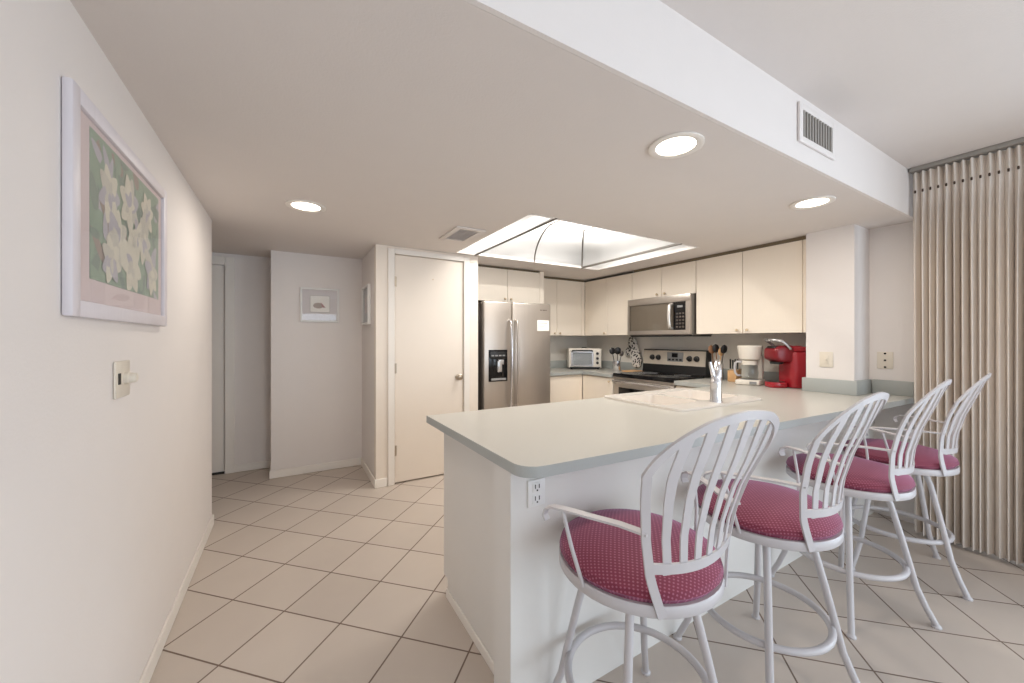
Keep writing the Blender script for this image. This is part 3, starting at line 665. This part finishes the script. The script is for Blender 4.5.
# ---------------------------------------------------------------- bar stools
def build_stool(label):
    T = thing('bar_stool', label, 'bar stool', (0, 0, 0), 0, 'bar stools along the breakfast bar')
    R, ZR = .24, .59
    # swivel base: legs, foot ring
    for k in range(4):
        a = PI/4 + k*PI/2; ca, sa = math.cos(a), math.sin(a)
        prof = [(.135, .575), (.16, .52), (.195, .38), (.225, .25), (.245, .16), (.275, .08), (.302, .022), (.308, .008)]
        lg = MB().tube([(r*ca, r*sa, z) for r, z in prof], .0125, 10).build('leg', 'white', T); lg['swivel'] = 0
        MB().lathe([(.017, 0), (.018, .006), (.012, .014)], 12, (.309*ca, .309*sa, 0)).build('foot_cap', 'white', lg)
    MB().tube([(.213*math.cos(2*PI*k/40), .213*math.sin(2*PI*k/40), .235) for k in range(40)], .0125, 10, True).build('foot_ring', 'white', T)
    MB().lathe([(.15, .566), (.155, .575), (.155, .587), (.0, .588)], 28).build('swivel_plate', 'white', T)
    MB().lathe([(R-.03, ZR), (R, ZR), (R+.003, ZR+.004), (R+.003, ZR+.028), (R, ZR+.032), (R-.012, ZR+.032), (R-.012, ZR+.006), (R-.03, ZR+.006)], 48).build('seat_ring', 'white', T)
    MB().lathe([(.19, ZR+.007), (R-.014, ZR+.008), (R-.010, ZR+.033), (R+.001, ZR+.048), (R-.004, ZR+.064), (R-.03, ZR+.08), (R-.08, ZR+.093), (R-.15, ZR+.10), (0, ZR+.102)], 48).build('cushion', 'fabric', T)
    # fan shaped shell back that widens upwards and leans away, local back direction is -y
    HW = [(.597, .129), (.65, .145), (.70, .159), (.75, .170), (.80, .182), (.85, .195), (.90, .210), (.94, .224), (.976, .236)]
    HW += [(.976 + .141*k/12, .2415*(1-(k/12)**2.2)**.47) for k in range(1, 13)]
    HW = [(z, h) for z, h in HW if h > .02] + [(1.117, 0)]
    YC = [(.55, .238), (.62, .2345), (.70, .231), (.80, .2406), (.90, .2652), (1.0, .3015), (1.1, .335), (1.12, .342)]
    def interp(t, z):
        for (za, va), (zb_, vb) in zip(t, t[1:]):
            if z <= zb_: return va + (vb-va)*(z-za)/(zb_-za)
        return t[-1][1]
    def pt(x, z): return Vector((x, -interp(YC, z) + (1.67 - 2.6*(z-.6))*x*x, z))
    def nrm(x, z):
        du = pt(x+.004, z)-pt(x-.004, z); dv = pt(x, z+.02)-pt(x, z-.02); return du.cross(dv).normalized()
    def spline(keys, n):
        out = []
        for k in range(n+1):
            u = (len(keys)-1)*k/n; i = min(int(u), len(keys)-2); f = u-i
            p = [keys[max(0, min(len(keys)-1, j))] for j in (i-1, i, i+1, i+2)]
            out.append(tuple(.5*(2*p[1][c] + (p[2][c]-p[0][c])*f + (2*p[0][c]-5*p[1][c]+4*p[2][c]-p[3][c])*f*f + (3*p[1][c]-p[0][c]-3*p[2][c]+p[3][c])*f**3) for c in (0, 1)))
        return out
    def bar(path, width, th, inset=0):
        P = [pt(x, z) - nrm(x, z)*inset for x, z in path]; n = len(P)
        wd = [nrm(*path[i]).cross(P[min(i+1, n-1)]-P[max(i-1, 0)]).normalized() for i in range(n)]
        return MB().ribbon(P, wd, width, th)
    loop = spline([(-h, z) for z, h in HW] + [(h, z) for z, h in HW[-2::-1]], 96)
    bar(loop, .023, .007).build('back_frame', 'white', T)
    zr = .715
    bar([(-.160 + .320*k/30, zr + .010*(2*k/30-1)**2) for k in range(31)], .028, .006).build('lower_rail', 'white', T)
    def ztop(x):
        for (za, ha), (zb_, hb) in zip(HW[8:], HW[9:]):
            if ha >= abs(x) >= hb: return za + (zb_-za)*(ha-abs(x))/(ha-hb)
    for q in (-.714, -.43, -.143, .143, .43, .714):
        zt_ = ztop(q*.238) - .003; path = []
        for k in range(17):
            z = zr-.013 + (zt_-zr+.013)*k/16
            path.append((q*min(.238, interp(HW[:9], max(z, zr))), z))
        bar(path, [.022 + .014*(k/16)**2 for k in range(17)], .0045, .003).build('slat', 'white', T)
    # arms
    for s in (-1, 1):
        p0 = pt(s*.181, .82)
        path = [p0, Vector((s*.208, -.14, .822)), Vector((s*.245, -.075, .823)), Vector((s*.278, -.01, .823)), Vector((s*.296, .032, .82)), Vector((s*.303, .054, .808)), Vector((s*.305, .060, .79)), Vector((s*.303, .052, .775))]
        MB().ribbon(path, [(s, -.5, 0)]*8, .024, .006).build('armrest', 'white', T)
        MB().tube([(s*.284, .004, .822), (s*.268, -.018, .72), (s*.240, -.034, .612)], .0058, 8).build('arm_support', 'white', T)
    return T
stool0 = build_stool('white metal bar stool nearest the camera, beside the outlet end of the bar')
specs = [((.945, .835), -2, 'white metal bar stool nearest the camera, in front of the bar outlet', 10),
         ((1.615, .795), 2, 'white metal swivel bar stool, second from the rounded bar corner', 6),
         ((2.40, .795), 4, 'white metal bar stool, third from the rounded bar corner', -3),
         ((3.03, .775), 4, 'white metal bar stool farthest away, close beside the drapes', 45)]
for i, ((x, y), rz, lb, brot) in enumerate(specs):
    o = stool0 if i == 0 else copy_tree(stool0)
    o.location = (x, y, 0); o.rotation_euler = (0, 0, math.radians(rz)); o['label'] = lb
    for ch in o.children:                                       # the legs do not swivel with the seat
        if ch.name.split('.')[0] in ('leg', 'foot_ring', 'swivel_plate'): ch.rotation_euler = (0, 0, math.radians(brot - rz - 20))

# ---------------------------------------------------------------- drapes
t = thing('curtain', 'floor length oatmeal pinch pleated drapes at the right wall', 'curtain', (3.60, .3, .02))
Y0, Y1, ZT_, ZB_ = .838, -.35, 2.405, .022
per = .0345; npl = int((Y0-Y1)/per); seg = 10
zs = [ZT_, ZT_-.02, ZT_-.05, ZT_-.085, ZT_-.105, ZT_-.12, ZT_-.14, ZT_-.18, ZT_-.26, 1.9, 1.6, 1.3, 1.0, .7, .4, .15, ZB_]
rnd = [(random.uniform(-.55, .55), random.uniform(.6, 1.35), random.uniform(-.007, .007)) for _ in range(npl+3)]
rows = []
for z in zs:
    row = []; dz = ZT_-z
    for i in range(npl*seg+1):
        u = i/seg; k = int(u); f = u-k
        ph, am, off = [rnd[k][j]*(1-f) + rnd[k+1][j]*f for j in range(3)]
        if dz < .11: A = .018 + .008*(1-dz/.11)
        elif dz < .15: A = .014
        else: A = .014 + .027*min(1, (dz-.15)/.25)
        drift = ph*.25*min(1, dz/1.5)
        x = 3.60 + A*am*math.cos(2*PI*(u+drift)) + off*2*min(1, dz)
        y = Y0 - u*per + .006*math.sin(4*PI*(u+drift))*min(1, dz/.3) + ph*.012*min(1, dz/2)
        row.append((x, y, z))
    rows.append(row)
m = MB().grid(rows); bmesh.ops.recalc_face_normals(m.bm, faces=m.bm.faces)
m.build('drape', 'curtain', t, True, ang=3)
m = MB()
for k in range(npl):
    yy = Y0 - (k+.5)*per
    m.lathe([(.0045, -.009), (.0055, 0), (.0045, .009)], 6, (3.583, yy, ZT_-.128))
hd = m.build('pleat_stitching', 'header', t, True); hd['kind'] = 'stuff'
r = MB().box(3.565, 3.635, -.6, .845, H-.028, H-.001, bev=.003).build('curtain_rail', 'grille')
tag(recenter(r), 'slim grey ceiling rail carrying the oatmeal drapes', 'curtain rail')

# ---------------------------------------------------------------- pictures
# big floral print on the left wall (frame profile stands out along +x)
WX = -.466; y0, y1, z0, z1 = 1.312, 2.128, 1.352, 1.922
t = thing('framed_picture', 'large framed white magnolia print with pink mat on the left wall', 'picture', (WX, (y0+y1)/2, z0))
def frame_x(t, x, sgn, y0, y1, z0, z1, wd, dp, mt, bev=.006):
    m = MB()
    xa, xb = sorted((x, x+sgn*dp))
    m.box(xa, xb, y0, y0+wd, z0, z1, bev=bev).box(xa, xb, y1-wd, y1, z0, z1, bev=bev).box(xa, xb, y0+wd*.9, y1-wd*.9, z0, z0+wd, bev=bev).box(xa, xb, y0+wd*.9, y1-wd*.9, z1-wd, z1, bev=bev)
    return m.build('frame', mt, t, True)
frame_x(t, WX+.001, 1, y0, y1, z0, z1, .043, .021, 'frame_lilac')
MB().box(WX+.002, WX+.010, y0+.04, y1-.04, z0+.04, z1-.04).build('mat_board', 'matboard', t, True)
px = WX+.0105; a0, a1, b0, b1 = 1.435, 2.045, 1.458, 1.862
m = MB().box(px-.0004, px+.0006, a0, a1, b0, b1)
rr = random.Random(4)
def leaf(cy, cz, ln, wd, ang, lay, mi):
    pts = []
    for k in range(13):
        s = k/12*2*PI; u, v = ln*.5*math.cos(s), wd*.5*math.sin(s)*(1-.35*math.cos(s))
        pts.append((px+.0007+lay*.000012, min(a1, max(a0, cy+u*math.cos(ang)-v*math.sin(ang))), min(b1, max(b0, cz+u*math.sin(ang)+v*math.cos(ang)))))
    m.m = mi; m.poly(pts[:-1])
lay = 0
for i in range(70):
    lay += 1; leaf(rr.uniform(a0, a1), rr.uniform(b0, b1), rr.uniform(.07, .14), rr.uniform(.025, .05), rr.uniform(0, PI), lay, rr.choice((0, 1, 1, 3, 0, 4)))
for cy, cz, sc in ((1.56, 1.72, .9), (1.62, 1.60, 1.0), (1.74, 1.55, 1.1), (1.86, 1.65, .9), (1.95, 1.55, .9), (1.72, 1.74, 1.0), (1.90, 1.76, .8), (1.57, 1.53, .8), (1.80, 1.65, .7)):
    base = rr.uniform(0, 2*PI)
    for k in range(7):
        lay += 1; a = base + k*2*PI/7 + rr.uniform(-.2, .2)
        leaf(cy+.040*sc*math.cos(a), cz+.048*sc*math.sin(a), .10*sc, .062*sc, a, lay, rr.choice((2, 2, 5, 3)))
    for k in range(5):
        lay += 1; a = base + k*2*PI/5
        leaf(cy+.02*sc*math.cos(a), cz+.022*sc*math.sin(a), .055*sc, .03*sc, a, lay, rr.choice((2, 3, 5)))
for f in m.bm.faces:
    if abs(f.normal.x) > .5 and f.normal.x < 0: f.normal_flip()
m.build('print', ['leaf', 'leafd', 'petal', 'petalsh', 'shell', 'petalm'], t, True)
MB().box(WX+.0150, WX+.0165, y0+.04, y1-.04, z0+.04, z1-.04).build('glazing', 'glass', t, True)
# small shell picture facing the camera
y = 4.2; x0, x1, z0, z1 = .092, .436, 1.469, 1.806
t = thing('framed_picture', 'small white framed shell print facing the room beside the hall', 'picture', ((x0+x1)/2, y, z0))
m = MB()
for b in ((x0, x0+.018, z0, z1), (x1-.018, x1, z0, z1), (x0+.017, x1-.017, z0, z0+.018), (x0+.017, x1-.017, z1-.018, z1)):
    m.box(b[0], b[1], y-.022, y-.001, b[2], b[3], bev=.003)
m.build('frame', 'platew', t, True)
MB().box(x0+.016, x1-.016, y-.008, y-.002, z0+.016, z1-.016).build('mat_board', 'matwhite', t, True)
cx, cz = .264, 1.645
m = MB().box(cx-.085, cx+.085, y-.0088, y-.0081, cz-.075, cz+.085)
m.m = 1; m.poly([(cx + .038*math.cos(a)*1.2 - .015, y-.0092, cz + .028*math.sin(a) - .012) for a in [2*PI*k/16 for k in range(16)]])
m.m = 2; m.poly([(cx+.005, y-.0095, cz+.025), (cx+.05, y-.0095, cz-.03), (cx+.02, y-.0095, cz-.028)])
m.m = 3
for b in ((cx-.088, cx-.085, cz-.078, cz+.088), (cx+.085, cx+.088, cz-.078, cz+.088), (cx-.088, cx+.088, cz+.085, cz+.088), (cx-.088, cx+.088, cz-.078, cz-.075)): m.box(b[0], b[1], y-.0090, y-.0081, b[2], b[3])
m.build('print', ['paper', 'shell', 'shellr', 'ink'], t, True)
MB().box(x0+.016, x1-.016, y-.015, y-.0138, z0+.016, z1-.016).build('glazing', 'glass', t, True)
# its neighbour, seen edge-on
X = .655; y0, y1, z0, z1 = 3.70, 4.05, 1.443, 1.815
t = thing('framed_picture', 'slim white framed print seen edge on beside the pantry door', 'picture', (X, (y0+y1)/2, z0))
frame_x(t, X-.001, -1, y0, y1, z0, z1, .02, .028, 'platew', .003)
MB().box(X-.012, X-.002, y0+.018, y1-.018, z0+.018, z1-.018).build('mat_board', 'bluegrey', t, True)
MB().box(X-.0135, X-.0122, y0+.10, y1-.10, z0+.11, z1-.11).build('print', 'matwhite', t, True)
MB().box(X-.019, X-.0178, y0+.018, y1-.018, z0+.018, z1-.018).build('glazing', 'glass', t, True)

# ---------------------------------------------------------------- switches, outlets
t = thing('dimmer_switch', 'almond dimmer plate with round knob below the magnolia print', 'switch', (WX, 1.684, 1.11))
MB().box(WX+.001, WX+.007, 1.622, 1.746, 1.112, 1.228, bev=.003).build('plate', 'plate', t, True)
MB().box(WX+.007, WX+.009, 1.642, 1.660, 1.155, 1.19).build('slot', 'dark', t, True)
kb = MB().lathe([(.020, 0), (.020, .010), (.0165, .012), (.0155, .026), (.013, .029), (0, .029)], 20, axis='x')
for v in kb.bm.verts: v.co += Vector((WX+.007, 1.70, 1.172))
kb.build('dial', 'plate', t, True)
def plate_x(name, label, cat, x, y0, y1, z0, z1, extra):
    t = thing(name, label, cat, (x, (y0+y1)/2, z0))
    MB().box(x-.007, x-.001, y0, y1, z0, z1, bev=.002).build('plate', 'plate', t, True); extra(t); return t
def sw(t):
    MB().box(3.5095, 3.5135, 1.266, 1.294, 1.118, 1.178, bev=.001).build('rocker', 'plate', t, True)
    MB().box(3.503, 3.510, 1.274, 1.286, 1.14, 1.156, bev=.001).build('toggle', 'plate', t, True)
plate_x('light_switch', 'almond light switch plate on the column above the worktop', 'switch', 3.52, 1.238, 1.322, 1.09, 1.205, sw)
def cbx(t):
    for z in (1.095, 1.145, 1.195): MB().lathe([(.007, -.003), (.007, .0)], 10, (3.793, 1.025, z), axis='x').build('socket' if z == 1.145 else 'screw', 'dark', t, True)
plate_x('cable_outlet', 'beige cable plate with three dark dots beside the drapes', 'outlet', 3.80, .982, 1.07, 1.083, 1.207, cbx)
t = thing('outlet', 'white duplex outlet on the bar front below the rounded corner', 'outlet', (.731, 1.086, .728))
MB().box(.697, .767, 1.079, 1.085, .726, .816+.002, bev=.002).build('plate', 'platew', t, True)
for z in (.752, .792):
    s = MB().box(.714, .750, 1.0765, 1.079, z-.016, z+.016, bev=.001).build('receptacle', 'platew', t, True)
    MB().box(.7225, .7255, 1.0755, 1.0768, z-.004, z+.010).box(.7385, .7415, 1.0755, 1.0768, z-.004, z+.010).box(.7295, .7345, 1.0755, 1.0768, z-.013, z-.008).build('slot', 'dark', s, True)

# ---------------------------------------------------------------- vents, ceiling lights
t = thing('wall_vent', 'white air grille with vertical louvres high on the soffit', 'vent', (2.23, .853, 2.215))
x0, x1, z0, z1, y = 2.037, 2.422, 2.218, 2.402, .853
m = MB()
for b in ((x0, x0+.035, z0, z1), (x1-.035, x1, z0, z1), (x0+.034, x1-.034, z0, z0+.03), (x0+.034, x1-.034, z1-.03, z1)): m.box(b[0], b[1], y-.012, y-.001, b[2], b[3], bev=.003)
m.build('frame', 'wall', t, True)
MB().box(x0+.03, x1-.03, y-.0035, y-.001, z0+.028, z1-.028).build('backing', 'grille', t, True)
for i in range(11):
    x = x0+.050 + i*.0285
    MB().box(x-.007, x+.007, y-.011, y-.0037, z0+.028, z1-.028, rot=None).build('louvre', 'grille', t, True)
t = thing('ceiling_vent', 'small square white ceiling register left of the luminous ceiling panel', 'vent', (1.20, 2.80, L-.012))
x0, x1, y0, y1 = 1.06, 1.30, 2.60, 3.0
m = MB()
for b in ((x0, x0+.045, y0, y1), (x1-.045, x1, y0, y1), (x0+.044, x1-.044, y0, y0+.05), (x0+.044, x1-.044, y1-.05, y1)): m.box(b[0], b[1], b[2], b[3], L-.012, L-.001, bev=.004)
m.build('frame', 'ceil', t, True)
MB().box(x0+.04, x1-.04, y0+.045, y1-.045, L-.003, L-.001).build('backing', 'ceil', t, True)
for i in range(9):
    y = y0+.066 + i*.0335
    MB().box(x0+.044, x1-.044, y-.011, y+.011, L-.0095, L-.0075, rot=Matrix.Rotation(math.radians(25), 4, 'X')).build('louvre', 'ceil', t, True)
for (x, y), lb in (((.092, 2.70), 'round recessed downlight at the hall end of the dropped ceiling'),
                   ((1.437, 1.055), 'round recessed downlight nearest the camera beside the soffit'),
                   ((2.745, 1.07), 'round recessed downlight over the far end of the bar')):
    t = thing('downlight', lb, 'ceiling light', (x, y, L), 0, 'recessed downlights')
    MB().lathe([(.112, -.001), (.112, -.006), (.105, -.009), (.082, -.006), (.080, -.001)], 40).build('trim_ring', 'trim', t)
    MB().lathe([(.080, -.0035), (.04, -.006), (0, -.007)], 32).build('lens', 'lens', t)
    area('downlight_lamp', (x, y, L-.02), (0, 0, 0), .15, .15, 5.0, WARM, 'DISK')

t = thing('ceiling_light', 'recessed luminous ceiling panel with domed acrylic diffuser above the kitchen', 'ceiling light', (2.26, 2.76, L))
X0, X1, Ya, Yb = 1.385, 3.195, 2.10, 3.42
xl, xr = 1.585, 2.94; hd = .25; tx0, tx1, ty0, ty1 = 2.12, 2.53, 2.60, 2.90
hs = MB().box(X0-.03, X1+.03, Ya-.03, Ya-.001, L+.031, 2.68).box(X0-.03, X1+.03, Yb+.001, Yb+.03, L+.031, 2.68).box(X0-.03, X0-.001, Ya-.001, Yb+.001, L+.031, 2.68).box(X1+.001, X1+.03, Ya-.001, Yb+.001, L+.031, 2.68).box(X0-.03, X1+.03, Ya-.03, Yb+.03, 2.68, 2.71)
hs.build('housing', 'housing', t, True)
MB().box(X0+.002, xl-.006, Ya+.002, Yb-.002, L-.001, L+.003).build('diffuser_strip', 'diffuser', t, True)
MB().box(xr+.006, X1-.002, Ya+.002, Yb-.002, L-.001, L+.003).build('diffuser_strip', 'diffuser', t, True)
N = 10
def arc(b, e):
    return [Vector((b[0]+(e[0]-b[0])*(1-math.cos(PI/2*k/N)), b[1]+(e[1]-b[1])*(1-math.cos(PI/2*k/N)), L+.004+hd*math.sin(PI/2*k/N))) for k in range(N+1)]
yf, yn = Yb-.02, Ya+.02
r1f, r2f = arc((2.275, yf), (tx0, ty1)), arc((xr, yf), (tx1, ty1))
r1n, r2n = arc((2.275, yn), (tx0, ty0)), arc((xr, yn), (tx1, ty0))
lerp = lambda a, b, s: a + (b-a)*s
MB().grid([[lerp(p, q, i/8) for i in range(9)] for p, q in zip(r1f, r2f)]).build('diffuser_panel', 'diffuser', t, True, ang=3)
MB().grid([[lerp(p, q, i/8) for i in range(9)] for p, q in zip(r1n, r2n)]).build('diffuser_panel', 'diffuser', t, True, ang=3)
MB().grid([[Vector((x, yy, L+.004+hd)) for x in (tx0, tx1)] for yy in (ty0, ty1)]).build('diffuser_crown', 'diffuser', t, True)
def side(xe, f, n):
    path = f + [lerp(f[-1], n[-1], k/6) for k in range(1, 6)] + n[::-1]
    rows = []
    for i, p in enumerate(path):
        yy = yf + (yn-yf)*i/(len(path)-1)
        if xe == xr: yy = min(yf, max(yn, p.y))
        e = Vector((xe, yy, L+.004)); row = []
        for k in range(N+1):
            s = 1-math.cos(PI/2*k/N); q = lerp(e, p, s); q.z = L+.004 + (p.z-L-.004)*math.sin(PI/2*k/N); row.append(q)
        rows.append(row)
    return MB().grid(rows)
side(xl, r1f, r1n).build('diffuser_panel', 'diffuser', t, True, ang=3)
side(xr, r2f, r2n).build('diffuser_panel', 'diffuser', t, True, ang=3)
for r in (r1f, r2f, r1n, r2n): MB().tube([p - Vector((0, 0, .004)) for p in r], .0075, 8).build('rib', 'rib', t, True)
for x in (xl, xr): MB().box(x-.009, x+.009, Ya, Yb, L-.007, L+.012).build('divider_bar', 'rib', t, True)
for y in (Yb-.02, Ya+.001): MB().box(X0+.001, X1-.001, y, y+.019, L-.003, L+.012).build('edge_trim', 'ceil', t, True)
MB().tube([(tx0, ty1, L+hd), (tx1, ty1, L+hd)], .005, 6).tube([(tx0, ty0, L+hd), (tx0, ty1-.001, L+hd)], .005, 6).tube([(tx1, ty0, L+hd), (tx1, ty1-.001, L+hd)], .005, 6).build('crown_rib', 'rib', t, True)
